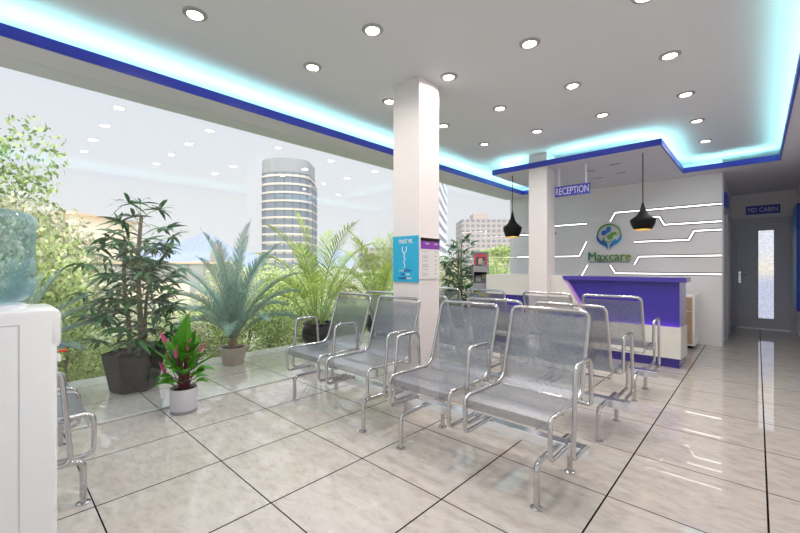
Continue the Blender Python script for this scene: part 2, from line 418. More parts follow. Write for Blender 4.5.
# signs
def sign(name, c, w, h, s, lab, tw=.86, th=.56):
    o = empty(name, (c[0], c[1], c[2]-h/2), lab, 'sign')
    MB().box(c[0]-w/2, c[0]+w/2, c[1], c[1]+.02, c[2]-h/2, c[2]+h/2).build('sign_board', M['blue'], o, bevel=.002)
    text(s, w*tw, h*th, .006, M['letter'], 'lettering', o, (c[0], c[1]-.003, c[2]), (PI/2, 0, 0), .0)
    return o
o = sign('reception_sign', (-2.06, 6.04, 2.463), .51, .158, 'RECEPTION', 'blue RECEPTION sign hanging on two rods beside the rear pillar', .95, .68)
for x in (-2.25, -1.86):
    MB().box(x-.014, x+.014, 6.045, 6.057, 2.54, B).build('hanging_rod', M['letter'], o)
sign('cabin_sign', (.085, YD-.022, 2.47), .515, .178, 'MD CABIN', 'blue MD CABIN sign on the wall above the grey door', .86, .52)
o = empty('corridor_sign', (-.39, 8.7, 2.32), 'blue sign plate seen edge-on at the corridor mouth', 'sign')
MB().box(-.409, -.37, 8.4, 9.0, 2.32, 2.55).build('sign_board', M['blue'], o, bevel=.003)

# lit strips let into the back wall
def neon(pts, lab):
    x0, z0 = pts[0]
    root = empty('wall_light_strip', (x0, YB, z0), lab, 'wall light', 'light strips on the reception wall')
    def ribbon(hw, y0, y1):
        m = MB(); P = [Vector((a, b)) for a, b in pts]; n = len(P)
        N = []
        for i in range(n):
            d0 = (P[i]-P[i-1]).normalized() if i else (P[1]-P[0]).normalized()
            d1 = (P[i+1]-P[i]).normalized() if i < n-1 else d0
            n0, n1 = Vector((-d0.y, d0.x)), Vector((-d1.y, d1.x)); b = (n0+n1).normalized(); N.append(b*(hw/max(.3, b.dot(n0))))
        for i in range(n-1):
            q = [P[i]+N[i], P[i+1]+N[i+1], P[i+1]-N[i+1], P[i]-N[i]]
            m.prism([(a.x, a.y) for a in q], y0, y1, axis=1)
        return m
    ribbon(.028, YB-.004, YB-.0005).build('groove', M['groove'], root)
    ribbon(.012, YB-.009, YB-.0042).build('light_tube', M['neon'], root)
neon([(-2.48, 2.15), (-3.22, 2.15), (-3.12, 2.0), (-3.94, 2.0)], 'white wall light strip behind the rear pillar, upper left of the logo')
neon([(-2.478, 1.796), (-2.619, 1.507), (-3.94, 1.507)], 'white wall light strip left of logo rising steeply at its right end')
neon([(-2.457, 1.33), (-2.576, 1.10), (-3.94, 1.10)], 'white wall light strip rising from the counter top, lower left of the lettering')
neon([(-2.053, 2.165), (-1.968, 2.32), (-.42, 2.32)], 'topmost long white wall light strip starting above the logo')
neon([(-1.56, 2.19), (-1.27, 2.185), (-1.194, 2.035), (-.42, 2.035)], 'white wall light strip stepping down just right of the larger pendant')
neon([(-1.65, 1.752), (-.847, 1.752), (-.777, 1.9), (-.42, 1.9)], 'white wall light strip stepping up near the corridor corner')
neon([(-1.652, 1.336), (-1.58, 1.48), (-.42, 1.48)], 'white wall light strip beginning at the right of the lettering')
neon([(-2.053, 1.325), (-1.968, 1.172), (-.42, 1.172)], 'lowest white wall light strip just above the purple counter')

# wall logo
lg = empty('wall_logo', (-2.07, YB, 1.36), 'green and blue raised logo of hands around a cross with company lettering', 'logo')
yl0, yl1 = YB-.035, YB-.004
def arc(cx, cz, r, a0, a1, w0, w1, n=20):
    m = MB()
    for i in range(n):
        u, v = i/n, (i+1)/n; A, C = R(a0+(a1-a0)*u), R(a0+(a1-a0)*v)
        wa, wb = w0+(w1-w0)*math.sin(PI*u), w0+(w1-w0)*math.sin(PI*v)
        m.prism([(cx+(r-wa)*math.cos(A), cz+(r-wa)*math.sin(A)), (cx+(r+wa)*math.cos(A), cz+(r+wa)*math.sin(A)),
                 (cx+(r+wb)*math.cos(C), cz+(r+wb)*math.sin(C)), (cx+(r-wb)*math.cos(C), cz+(r-wb)*math.sin(C))], yl0, yl1, 1)
    return m
LC = (-2.073, 1.905)
arc(LC[0], LC[1], .20, -8, 188, .007, .015).build('ring', M['logog'], lg)
for sgn in (-1, 1):
    hpts = [(.205, .0), (.222, -.03), (.205, -.10), (.15, -.165), (.06, -.215), (.025, -.275), (.022, -.19), (.06, -.135), (.105, -.085), (.125, -.09), (.10, -.13), (.16, -.09), (.195, -.04)]
    MB().prism([(LC[0]+sgn*a, LC[1]+b) for a, b in hpts], yl0, yl1, 1).build('hand', M['logob'], lg)
m = MB(); 
m.prism([(LC[0]-.03+a, LC[1]+.04+b) for a, b in [(1.3*u_, 1.3*v_) for u_, v_ in [(.005, .0), (.045, .02), (.05, .09), (.0, .09), (-.01, .045), (-.07, .03), (-.075, -.03), (-.03, -.035)]]], yl0, yl1, 1)
m.build('cross_half', M['logob'], lg)
m = MB().prism([(LC[0]+a, LC[1]+b) for a, b in [(1.25*u_, 1.25*v_) for u_, v_ in [(.0, .005), (.04, .035), (.10, .045), (.105, .0), (.055, -.012), (.045, -.065), (-.01, -.07), (-.03, -.02)]]], yl0, yl1, 1)
m.build('cross_half', M['logog'], lg)
arc(LC[0]-.02, LC[1]-.06, .075, 150, 330, .003, .010).build('ring', M['logog'], lg)
text('Maxcare', .74, .175, .03, M['logog'], 'lettering', lg, (-2.07, YB-.02, 1.495), (PI/2, 0, 0), .0)
text('MULTISPECIALITY CLINIC', .70, .024, .012, M['subt'], 'caption', lg, (-2.07, YB-.01, 1.388), (PI/2, 0, 0), .01)

# ---------------------------------------------------------------- downlights
def downlight(loc, lab, lit=True):
    x, y, z = loc
    o = empty('downlight', loc, lab, 'ceiling light', 'recessed ceiling downlights')
    MB().lathe([(.046, -.002), (.052, -.012), (.074, -.008), (.080, 0), (.046, 0)], 28, (0, 0, 0), cap=False).build('trim_ring', M['trim'], o, world=False, smooth=True)
    MB().lathe([(.001, -.005), (.046, -.005), (.046, -.001), (.001, -.001)], 28, (0, 0, 0), cap=True).build('lamp_disc', M['bulb'] if lit else M['groove'], o, world=False)
    if lit:
        l = bpy.data.lights.new('lamp_glow', 'AREA'); l.energy = SPOT; l.color = (1, .91, .86); l.shape = 'DISK'; l.size = .088; l.spread = R(165)
        lo = bpy.data.objects.new('lamp_glow', l); COL.objects.link(lo); lo.parent = o; lo.location = (0, 0, -.0065)
    return o
SPOT = 6.5
XS, YS = [-2.83, -2.065, -1.295, -.525], [.963, 1.917, 2.868, 3.82, 4.79, 5.755, 6.75]
cols = ['nearest the glass', 'in the second column from the glass', 'in the third column from the glass', 'in the column nearest the right wall']
rows = ['first row from the viewer', 'second row from the viewer', 'third row from the viewer', 'fourth row from the viewer', 'fifth row from the viewer', 'sixth row, beside the reception soffit', 'last row, at the corridor mouth']
for j, y in enumerate(YS):
    for i, x in enumerate(XS):
        if j >= 5 and i < 3: continue
        downlight((x, y, H), 'warm downlight %s, %s' % (cols[i], rows[j]))
for px in ((-1.55, 6.35, 'front right'), (-1.62, 7.0, 'rear right'), (-1.95, 6.55, 'front left'), (-2.0, 7.15, 'rear left')):
    o = tag(MB().box(px[0]-.07, px[0]+.07, px[1]-.012, px[1]+.012, B-.004, B+.001).build('soffit_slot', M['groove'], loc=(px[0], px[1], B)), 'small dark slot in the reception soffit, %s one' % px[2], 'vent', 'dark slots in the reception soffit')
tag(MB().box(-1.93, -1.72, .95, 1.15, H-.004, H).build('ceiling_hatch', M['hatch'], loc=(-1.82, 1.05, H)), 'faint square access panel in the white ceiling', 'hatch')

# pendants
def pendant(loc, w, h, lab):
    x, y = loc; zb = 1.80; zt = zb+h
    o = empty('pendant_lamp', (x, y, zb), lab, 'pendant lamp', 'black pendants over the counter')
    s = w/2
    prof = [(.70*s, 0), (.82*s, .09*h), (.93*s, .20*h), (s, .33*h), (.98*s, .37*h), (.82*s, .42*h), (.55*s, .50*h), (.34*s, .61*h), (.20*s, .75*h), (.12*s, .88*h), (.06*s, h)]
    MB().lathe(prof, 32, (x, y, zb), cap=False).build('lamp_shade', M['blackm'], o, smooth=True)
    inner = [(r*.955, z) for r, z in prof[:4]]
    MB().lathe(inner, 32, (x, y, zb), cap=False).build('shade_lining', M['gold'], o, smooth=True)
    MB().lathe([(.69*s, -.008), (.705*s, .003), (.64*s, .003), (.64*s, -.008)], 32, (x, y, zb), cap=False).build('gold_rim', M['gold'], o)
    MB().lathe([(.001, .03), (.035, .05), (.04, .09), (.02, .13), (.001, .14)], 16, (x, y, zb), cap=False).build('bulb', M['bulb'], o, smooth=True)
    MB().tube([(x, y, zt-.01), (x, y, B)], .006, seg=8).build('cord', M['blackm'], o)
pendant((-3.0, 5.98), .305, .43, 'smaller black pendant lamp hanging left of the rear pillar')
pendant((-1.12, 5.975), .30, .36, 'black pendant lamp with gold lining hanging over the purple counter')

# ---------------------------------------------------------------- reception counter
ct = empty('reception_counter', (-1.7, 5.98, 0), 'purple and white reception counter with a slanted front in front of the logo wall', 'counter')
MB().prism([(-3.44, .12), (-.72, .12), (-.72, 1.10), (-2.09, 1.10), (-3.44, 1.10)], 5.985, 6.58, 1).build('body', M['purple'], ct)
MB().box(-3.40, -.722, 5.99, 6.575, 0, .12).build('plinth', M['purple'], ct)
MB().prism([(-2.13, 1.10), (-.64, 1.10), (-.64, 1.16), (-2.16, 1.16)], 5.90, 6.32, 1).build('counter_top', M['purple'], ct, bevel=.004)
# white slanted cladding on the left and the low white band
tag(MB().prism([(-3.47, .83), (-2.75, .83), (-2.30, .60), (-1.84, .60), (-2.13, 1.163), (-3.47, 1.163)], 5.93, 5.984, 1).build('white_fascia', M['cwhite'], ct, bevel=.003), 'white slanted upper panel')
MB().box(-3.46, -2.165, 5.985, 6.64, 1.101, 1.162).build('white_top', M['cwhite'], ct)
MB().prism([(-1.84, .60), (-1.80, .60), (-2.09, 1.099), (-2.129, 1.099)], 5.926, 5.983, 1).build('slanted_edge', M['lilac'], ct)  # the glow on this lit recess face is put into its lilac colour
bd = MB().box(-3.44, -.70, 5.91, 5.93, .13, .53)
bd.prism([(-.715, 5.931), (-.70, 5.931), (-.675, 6.30), (-.69, 6.30)], .13, .53, 2)
bd.box(-3.44, -.725, 5.93, 5.9848, .13, .15).build('white_band', M['cwhite'], ct)
MB().box(-3.3, -.73, 5.945, 5.965, .49, .50).build('light_line', M['pinkled'], ct)
MB().box(-.712, -.705, 6.05, 6.28, .49, .50).build('light_line', M['pinkled'], ct)
# cabinet behind
cb = empty('side_cabinet', (-1.2, 7.8, 0), 'low white cabinet with wooden fronts behind the right end of the counter', 'cabinet')
MB().box(-1.70, -.71, 7.52, 8.06, .05, .855).build('body', M['white'], cb, bevel=.004)
MB().box(-1.65, -.75, 7.6, 8.0, 0, .05).build('plinth', M['blackm'], cb)
for x0 in (-1.68, -1.205):
    MB().box(x0, x0+.462, 7.50, 7.52, .60, .815).build('drawer', M['wood'], cb, bevel=.002)
    MB().box(x0, x0+.462, 7.50, 7.52, .08, .588).build('door', M['wood'], cb, bevel=.002)

# ---------------------------------------------------------------- benches
def make_bench():
    root = empty('waiting_bench', (0, 0, 0), 'x', 'bench', 'steel two-seat waiting benches')
    b = dict(world=False)
    MB().box(-.663, .663, .012, .088, .212, .275).build('beam', M['plate'], root, bevel=.004, **b)
    for c in (-.313, .325):
        l, r = c-.26, c+.26
        pr = [(.03, .289), (-.285, .289), (-.285, .508), (.185, .505), (.345, 1.01)]
        pts = [(l, y, z) for y, z in pr]+[(r, y, z) for y, z in pr[::-1]]
        MB().tube(pts, .0125, {'d': .05, 1: .04, 8: .04, 3: .11, 6: .11}, seg=10).build('seat_frame', M['chrome'], root, smooth=True, **b)
        # perforated sheet, rolled over the front edge and bent up into the back
        q = [(-.262, .435), (-.274, .462), (-.268, .488), (-.245, .503), (-.10, .498), (.10, .496), (.16, .503), (.195, .528), (.222, .585), (.285, .79), (.338, .975)]
        m = MB(); n = len(q)
        for off in (0, .003):
            for y, z in q: m.v += [(l+.006, y, z-off), (r-.006, y, z-off)]
        for i in range(n-1):
            m.f += [(2*i, 2*i+1, 2*i+3, 2*i+2)]
        m.v = m.v[:2*n]
        m.build('seat_panel', M['perf'], root, smooth=True, **b)
        MB().tube([(l, .215, .47), (r, .215, .47)], .009, seg=8).tube([(l, .19, .5), (l, .215, .47)], .008, seg=6).tube([(r, .19, .5), (r, .215, .47)], .008, seg=6).build('crossbar', M['chrome'], root, smooth=True, **b)
        MB().tube([(l, -.10, .484), (r, -.10, .484)], .008, seg=8).build('crossbar', M['chrome'], root, smooth=True, **b)
    for x in (-.632, .004, .665):
        d = 1 if x <= .1 else -1
        MB().tube([(x, .03, .289), (x, -.185, .289), (x, -.145, .775), (x, .10, .772), (x, .118, .50), (x+.075*d, .118, .50)], .0125, {'d': .055, 1: .035, 4: .02}, seg=10).build('armrest', M['chrome'], root, smooth=True, **b)
    for x in (-.4985, .4985):
        for s in (-1, 1):
            lg_ = MB().tube([(x, s*.25, .004), (x, s*.25, .24), (x, .045+s*.035, .24)], .0165, .05, seg=12).build('leg', M['chrome'], root, smooth=True, **b)
            MB().lathe([(.033, 0), (.033, .006), (.019, .012)], 18, (x, s*.25, 0)).build('foot_flange', M['chrome'], lg_, smooth=True, **b)
    return root
bench = make_bench()
BN = [(-1.365, 2.255, 0, 'steel two-seat bench nearest the viewer, facing the front beside the pillar'),
      (-2.765, 2.255, 0, 'steel two-seat bench between the pillar and the potted palms, facing the front'),
      (-1.365, 3.35, PI, 'steel two-seat bench right behind the nearest bench, seen from its back'),
      (-2.765, 3.35, PI, 'steel two-seat bench mostly hidden behind the front pillar, seen from its back'),
      (-1.365, 4.498, PI, 'steel two-seat bench closest to the right half of the purple counter'),
      (-2.765, 4.498, PI, 'steel two-seat bench in the far row, in front of the magazine stand'),
      (-3.205, .10, PI, 'steel two-seat bench at far left, partly hidden behind the water dispenser')]
for i, (x, y, r, lab) in enumerate(BN):
    o = bench if i == 0 else copy_tree(bench)
    o.location = (x, y, 0); o.rotation_euler.z = r; o['label'] = lab

# ---------------------------------------------------------------- water dispenser + bottle
dx0, dx1, dy0, dy1 = -2.27, -1.93, -.20, .175
wd = empty('water_dispenser', ((dx0+dx1)/2, (dy0+dy1)/2, 0), 'white water dispenser cabinet standing at the left edge, in the foreground', 'water dispenser')
MB().box(dx0, dx1, dy0, dy1, .01, 1.14).build('body', M['white'], wd, smooth=True, bevel=.02)
MB().box(dx0+.002, dx1-.0015, dy1-.06, dy1+.012, .99, 1.139).build('head', M['white'], wd, smooth=True, bevel=.022)
MB().box(dx1-.001, dx1+.0012, dy1-.105, dy1-.103, .05, 1.09).build('side_seam', M['seam'], wd)
MB().box(dx1-.001, dx1+.0012, dy0+.02, dy1-.103, 1.088, 1.090).build('side_seam', M['seam'], wd)
MB().lathe([(.11, 0), (.115, .012), (.09, .022)], 28, ((dx0+dx1)/2, -.01, 1.139)).build('bottle_collar', M['white'], wd, smooth=True)
for x, mt, lb in ((-2.0, M['red'], 'red tap'), (-2.16, M['bluep'], 'blue tap')):
    tp = tag(MB().tube([(x, dy1-.01, .955), (x, dy1+.008, .955), (x, dy1+.009, .93)], .007, .005).build('tap', M['white'], wd, smooth=True), lb)
    tag(MB().box(x-.008, x+.008, dy1+.008, dy1+.034, .965, .972).build('tap_lever', mt, tp, bevel=.002), lb.replace('tap', 'lever'))
bc = ((dx0+dx1)/2, -.01, 1.163)
prof = [(.03, -.02), (.07, .0), (.105, .008), (.128, .03), (.136, .06), (.137, .085), (.132, .092), (.132, .10), (.137, .108), (.137, .165), (.132, .172), (.132, .18), (.137, .188), (.137, .29), (.142, .296), (.142, .325), (.134, .345), (.10, .362), (.05, .372), (.001, .374)]
prof = [(r*.99, z*.96) for r, z in prof]
tag(MB().lathe(prof, 48, bc, cap=False).build('water_bottle', M['bottle'], loc=bc, smooth=True), 'large translucent blue water bottle upturned on the white dispenser', 'water bottle')

# ---------------------------------------------------------------- posters on the front pillar
po = empty('poster', (-2.41, 2.662, 1.16), 'cyan poster with a stethoscope and TRUST ME heading on the front pillar', 'poster')
MB().box(-2.572, -2.254, 2.655, 2.667, 1.155, 1.585).build('board', M['poster'], po)
yp = 2.653
RX = (PI/2, 0, 0)
text('TRUST ME', .17, .038, .002, M['lwhite'], 'heading', po, (-2.41, yp, 1.535), RX, .004)
st = MB()
st.tube([(-2.435, yp, 1.485), (-2.447, yp, 1.47), (-2.445, yp, 1.445), (-2.42, yp, 1.42), (-2.40, yp, 1.44), (-2.388, yp, 1.47), (-2.40, yp, 1.485)], .0035, .01, seg=6)
st.tube([(-2.42, yp, 1.42), (-2.425, yp, 1.385), (-2.408, yp, 1.365), (-2.43, yp, 1.34), (-2.412, yp, 1.315), (-2.42, yp, 1.285)], .0045, .012, seg=6)
st.build('stethoscope_picture', M['lwhite'], po)
for i, (a, b) in enumerate((("I AM", "BETTER"), ("THAN", "YOUR"), ("INTERNET", "SEARCH"))):
    z = 1.262-i*.036; xm = -2.41
    wa, wb = [(.055, .085), (.05, .05), (.09, .06)][i]
    x0 = xm-(wa+wb+.01)/2
    ca, cb_ = (M['lwhite'], M['pshade']) if i == 0 else (M['pshade'], M['lwhite'])
    text(a, wa, .018, .002, ca, 'lettering', po, (x0+wa/2, yp, z), RX, .004)
    text(b, wb, .018, .002, cb_, 'lettering', po, (x0+wa+.01+wb/2, yp, z), RX, .004)
nb = empty('notice_board', (-2.245, 2.81, 1.18), 'white notice list with a purple header on the right face of the front pillar', 'notice board')
MB().box(-2.25, -2.238, 2.675, 2.955, 1.185, 1.565).build('board', M['paper'], nb)
MB().box(-2.238, -2.234, 2.675, 2.955, 1.535, 1.565).build('top_rail', M['blackm'], nb)
MB().box(-2.238, -2.236, 2.675, 2.955, 1.462, 1.534).build('header', M['header'], nb)
RXY = (PI/2, 0, PI/2)
text('TESTS', .06, .014, .002, M['lwhite'], 'lettering', nb, (-2.2355, 2.765, 1.51), RXY)
text('FEES', .05, .014, .002, M['lwhite'], 'lettering', nb, (-2.2355, 2.90, 1.51), RXY)
tl = MB()
for i in range(6):
    z = 1.44-i*.041
    for k in range(2 if i % 2 else 1):
        tl.box(-2.2385, -2.2368, 2.695, 2.79-.02*k, z-.004-.013*k, z-.013*k)
    tl.box(-2.2385, -2.2368, 2.88, 2.92, z-.006, z)
    tl.box(-2.2385, -2.2368, 2.685, 2.945, z-.0245, z-.0235)
tag(tl.build('table_lines', M['ink'], nb), 'grey printed table rows')
# lightbox on the right wall
bx = empty('wall_lightbox', (.54, 10.0, .52), 'blue panel mounted on the right wall next to the cabin door', 'wall panel')
MB().box(.505, XR, 9.55, 10.5, .52, 2.40).build('case', M['pshade'], bx, bevel=.01)
MB().box(.498, .505, 9.58, 10.47, .56, 2.36).build('face', M['panel'], bx)

# ---------------------------------------------------------------- magazine stand
ms = empty('magazine_stand', (-3.72, 6.12, 0), 'grey tiered magazine stand beside the left end of the counter', 'magazine stand')
mx0, mx1 = -3.84, -3.58
prof = [(6.02, 0), (6.30, 0), (6.30, 1.25), (6.24, 1.57), (6.20, 1.57), (6.02, 1.22)]
for x in (mx0, mx1-.012): MB().prism(prof, x, x+.012, 0).build('side_panel', M['sgrey'], ms)
MB().prism([(6.235, 1.57), (6.25, 1.57), (6.30, 1.25), (6.30, 0), (6.285, 0), (6.285, 1.25)], mx0+.012, mx1-.012, 0).build('back_panel', M['sgrey'], ms)
for i, z in enumerate((1.26, .95, .64, .33)):
    MB().prism([(6.03, z), (6.285, z+.03), (6.285, z+.018), (6.03, z-.012)], mx0+.012, mx1-.012, 0).box(mx0+.012, mx1-.012, 6.022, 6.03, z-.06, z+.05).build('shelf', M['sgrey'], ms)
def magazine(z, cols, lab):
    o = empty('magazine', ((mx0+mx1)/2, 6.08, z), lab, 'magazine', 'magazines on the grey stand'); MAGS.append(o)
    c, s_ = math.cos(R(24)), math.sin(R(24))
    def Q(x, u, w):   # u up the leaning cover, w out of it
        return (x, 6.06+u*s_-w*c, z+u*c+w*s_*0)
    def sheet(x0, x1, u0, u1, w0, w1, nm, mt):
        m = MB().box(x0, x1, 0, 1, 0, 1)
        m.v = [Q(x, (u0 if q < .5 else u1), (w0 if y > .5 else w1)) for x, y, q in m.v]
        m.build(nm, mt, o)
    a, b = mx0+.02, mx1-.02
    sheet(a, b, 0, .25, 0, .006, 'cover', cols[0])
    for (x0, x1, u0, u1, mt) in cols[1]:
        sheet(a+(b-a)*x0, a+(b-a)*x1, .25*u0, .25*u1, .0062, .0068, 'print', mt)
MAGS = []
C = lambda n, c: pbr(n, c, .35)
skin, dark, red, yel, cy, wht = C('print_skin', (.62, .42, .36)), C('print_dark', (.03, .03, .035)), C('print_red', (.6, .03, .06)), C('print_yellow', (.65, .6, .12)), C('print_cyan', (.05, .4, .7)), C('print_white', (.7, .7, .7))
magazine(1.292, (red, [(.12, .88, .05, .80, dark), (.3, .62, .2, .70, skin), (.62, .82, .12, .5, wht), (.35, .6, .62, .78, red)]), 'red magazine with a face on its cover, top tier of the stand')
magazine(.982, (dark, [(.1, .5, .2, .7, C('print_grey', (.15, .16, .16))), (.6, .9, .5, .8, C('print_olive', (.25, .25, .12)))]), 'dark magazine on the second tier of the stand')
magazine(.672, (yel, [(.05, .3, .3, .6, cy), (.3, .8, .1, .4, dark), (.4, .9, .6, .8, wht)]), 'yellow magazine on the third tier of the stand')

TH = R(26); PV = Vector((-3.71, 6.16, 0))
for o in MAGS+[ms]:
    v = Vector(o.location)-PV; v.rotate(Matrix.Rotation(TH, 3, 'Z')); o.location = PV+v; o.rotation_euler.z = TH
# ---------------------------------------------------------------- plants
def leaflet(m, p, d, L, w, droop, side=None, segs=3):
    """thin tapered blade from p along d, sagging by droop"""
    d = Vector(d).normalized(); p = Vector(p)
    sd = (side if side is not None else d.cross(Vector((0, 0, 1))))
    if sd.length < .01: sd = Vector((1, 0, 0))
    sd = sd.normalized(); o = len(m.v)
    for i in range(segs):
        t = i/segs; q = p+d*L*t+Vector((0, 0, -droop*L*t*t))
        ww = w*(.45 if i == 0 else math.sin(PI*min(1, .2+.75*t)))/1
        m.v += [tuple(q-sd*ww/2), tuple(q+sd*ww/2)]
    m.v.append(tuple(p+d*L+Vector((0, 0, -droop*L))))
    for i in range(segs-1): m.f.append((o+2*i, o+2*i+1, o+2*i+3, o+2*i+2))
    m.f.append((o+2*segs-2, o+2*segs-1, o+2*segs))

def frond(ml, mr, base, az, el, L, bend, ll, lw, n, rnd, start=.18, ldroop=.25, ang=50, vup=.25, rr=.008):
    """feather palm frond"""
    p = Vector(base); pts = [p.copy()]; e = el; N = 26; hor = Vector((math.cos(az), math.sin(az), 0))
    dirs = []
    for i in range(N):
        d = hor*math.cos(e)+Vector((0, 0, math.sin(e))); dirs.append(d)
        p = p+d*L/N; pts.append(p.copy()); e -= bend/N*(.4+1.2*i/N)
    mr.tube(pts, rr, seg=5, r2=rr*.3)
    for i in range(n):
        t = start+(1-start)*i/(n-1); f = t*(N-1); k = min(N-1, int(f)); q = pts[k].lerp(pts[k+1], f-k); d = dirs[k]
        prof = (math.sin(PI*min(1, (t-start)/(1-start)*.85+.16)))**.6
        for s in (-1, 1):
            sdv = d.cross(Vector((0, 0, 1))).normalized()*s
            upv = sdv.cross(d)*s
            a = R(ang*(1-.45*t)+rnd.uniform(-5, 5))
            dd = d*math.cos(a)+sdv*math.sin(a)+upv*vup
            leaflet(ml, q, dd, ll*prof*rnd.uniform(.85, 1.1), lw, ldroop*rnd.uniform(.6, 1.4), side=d.cross(dd).cross(dd))

def pot_lathe(o, prof, mat, seg=28, soilz=None, soilr=None, name='pot'):
    MB().lathe(prof, seg, cap=True).build(name, mat, o, world=False, smooth=seg > 12)
    MB().lathe([(soilr, soilz-.01), (soilr, soilz), (soilr*.5, soilz+.012), (.002, soilz+.014)], 24, cap=False).build('soil', M['soil'], o, world=False, smooth=True)

def lady_palm(loc, seed, lab, rz=0, sc_=1.0):
    rnd = random.Random(seed)
    o = empty('potted_lady_palm', loc, lab, 'potted plant')
    # faceted black planter
    MB().lathe([(.20, 0), (.215, .02), (.285, .40), (.265, .41), (.255, .37), (.001, .37)], 6, cap=False).build('pot', M['black'], o, world=False)
    MB().lathe([(.25, .355), (.12, .372), (.002, .376)], 12, cap=False).build('soil', M['soil'], o, world=False)
    ml = MB(); mp = MB()
    canes = [((.04, .02), (.05, .03), 1.84, .030), ((-.06, -.02), (-.09, -.05), 1.62, .027), ((.0, .06), (.12, .12), 1.30, .022)]
    for (b, tp, h, r) in canes:
        pts = [(b[0]+(tp[0]-b[0])*t+.012*math.sin(7*t), b[1]+(tp[1]-b[1])*t+.012*math.cos(5*t), .36+(h-.36)*t) for t in [i/9 for i in range(10)]]
        MB().tube(pts, r, seg=9, r2=r*.55).build('cane', M['cane'], o, world=False, smooth=True)
        nf = int(46*h/1.86)
        for i in range(nf):
            t = .04+.96*i/(nf-1); z = .42+(h-.42)*t; k = (z-.36)/(h-.36)
            q = Vector((b[0]+(tp[0]-b[0])*k, b[1]+(tp[1]-b[1])*k, z))
            az = i*2.4+rnd.uniform(-.3, .3); el = R(rnd.uniform(-5, 35)+ (28 if t > .93 else 10*t))
            pl = rnd.uniform(.20, .40)*(1.0-.30*max(0, t-.75)/.25)*(1.0 if t > .2 else .8)
            d = Vector((math.cos(az)*math.cos(el), math.sin(az)*math.cos(el), math.sin(el)))
            e = q+d*pl+Vector((0, 0, -.05))
            mp.tube([q, q+d*pl*.5+Vector((0, 0, .01)), e], .0035, seg=4)
            side = d.cross(Vector((0, 0, 1))).normalized(); up = side.cross(d)
            n = rnd.randint(7, 10)
            for j in range(n):
                a = R(-105+210*j/(n-1)+rnd.uniform(-6, 6))
                dd = d*math.cos(a)+side*math.sin(a)+up*rnd.uniform(-.15, .22)
                sv = Matrix.Rotation(rnd.uniform(-.7, .7), 3, dd.normalized()) @ dd.cross(Vector((0, 0, 1)))
                leaflet(ml, e, dd, rnd.uniform(.19, .28)*(1-.12*abs(a)), rnd.uniform(.032, .044), rnd.uniform(.2, .7), side=sv, segs=3)
    ml.build('foliage', M['rhapis'], o, world=False); mp.build('petioles', M['stemg'], o, world=False)
    o.rotation_euler.z = rz; o.scale = (sc_,)*3
    return o
lady_palm((-4.84, 1.05, 0), 3, 'tall dark green lady palm in a black faceted planter at the left', R(20))
lady_palm((-4.7, 6.95, 0), 11, 'dark lady palm beyond the glass behind the magazine stand', R(70), .98)

def grey_palm(loc, seed, lab, sc_=1.0, rz=0):
    rnd = random.Random(seed)
    o = empty('potted_feather_palm', loc, lab, 'potted plant')
    pot_lathe(o, [(.13, 0), (.135, .01), (.172, .20), (.185, .20), (.188, .24), (.165, .24), (.16, .20), (.001, .20)], M['terra'], soilz=.215, soilr=.163)
    ml, mr = MB(), MB()
    MB().lathe([(.05, .2), (.06, .27), (.045, .36), (.02, .42)], 12, cap=True).build('trunk', M['cane'], o, world=False, smooth=True)
    for i in range(27):
        az = i*2.4+rnd.uniform(-.2, .2); tt = i/26
        el = R(90-42*tt+rnd.uniform(-4, 4)); L = 1.72-.85*tt+rnd.uniform(-.08, .08)
        frond(ml, mr, (.03*math.cos(az), .03*math.sin(az), .34), az, el, L, R(38+72*tt+rnd.uniform(-12, 12)), .25, .0095, 62, rnd, start=.15, ldroop=.12, ang=40, vup=.3, rr=.008)
    ml.build('foliage', M['sago'], o, world=False); mr.build('frond_ribs', M['stemgg'], o, world=False)
    o.scale = (sc_,)*3; o.rotation_euler.z = rz
    return o
grey_palm((-5.12, 2.22, 0), 5, 'grey-green feathery palm in a clay pot on the terrace', .96)
grey_palm((-4.95, .12, 0), 8, 'grey-green feathery palm partly hidden behind the water dispenser', .74, R(40))

def areca(loc, seed, lab, rz=0, sc_=1.0):
    rnd = random.Random(seed)
    o = empty('potted_areca_palm', loc, lab, 'potted plant', 'yellow-green areca palms')
    pot_lathe(o, [(.12, 0), (.14, .01), (.225, .14), (.25, .24), (.235, .34), (.21, .38), (.235, .41), (.235, .43), (.205, .43), (.195, .38), (.001, .38)], M['black'], soilz=.385, soilr=.198)
    ml, mr = MB(), MB()
    for i in range(17):
        az = i*2.4+rnd.uniform(-.3, .3); r = rnd.uniform(.02, .11); b = (r*math.cos(az), r*math.sin(az), .385)
        tt = i/16
        el = R(90-26*tt+rnd.uniform(-4, 4)); L = 1.95-.80*tt+rnd.uniform(-.1, .1)
        frond(ml, mr, b, az+.3, el, L, R(48+60*tt+rnd.uniform(-20, 15)),   .35, .021, 22, rnd, start=.36, ldroop=.28, ang=50, vup=.2, rr=.011)
    ml.build('foliage', M['areca'], o, world=False); mr.build('stems', M['stemg'], o, world=False)
    o.rotation_euler.z = rz; o.scale = (sc_,)*3
    return o
areca((-5.02, 3.5, 0), 21, 'yellow-green areca palm in a black round pot left of the pillar, the fuller one', R(200))
areca((-5.02, 4.85, 0), 33, 'yellow-green areca palm just left of the pillar poster', R(80), .98)

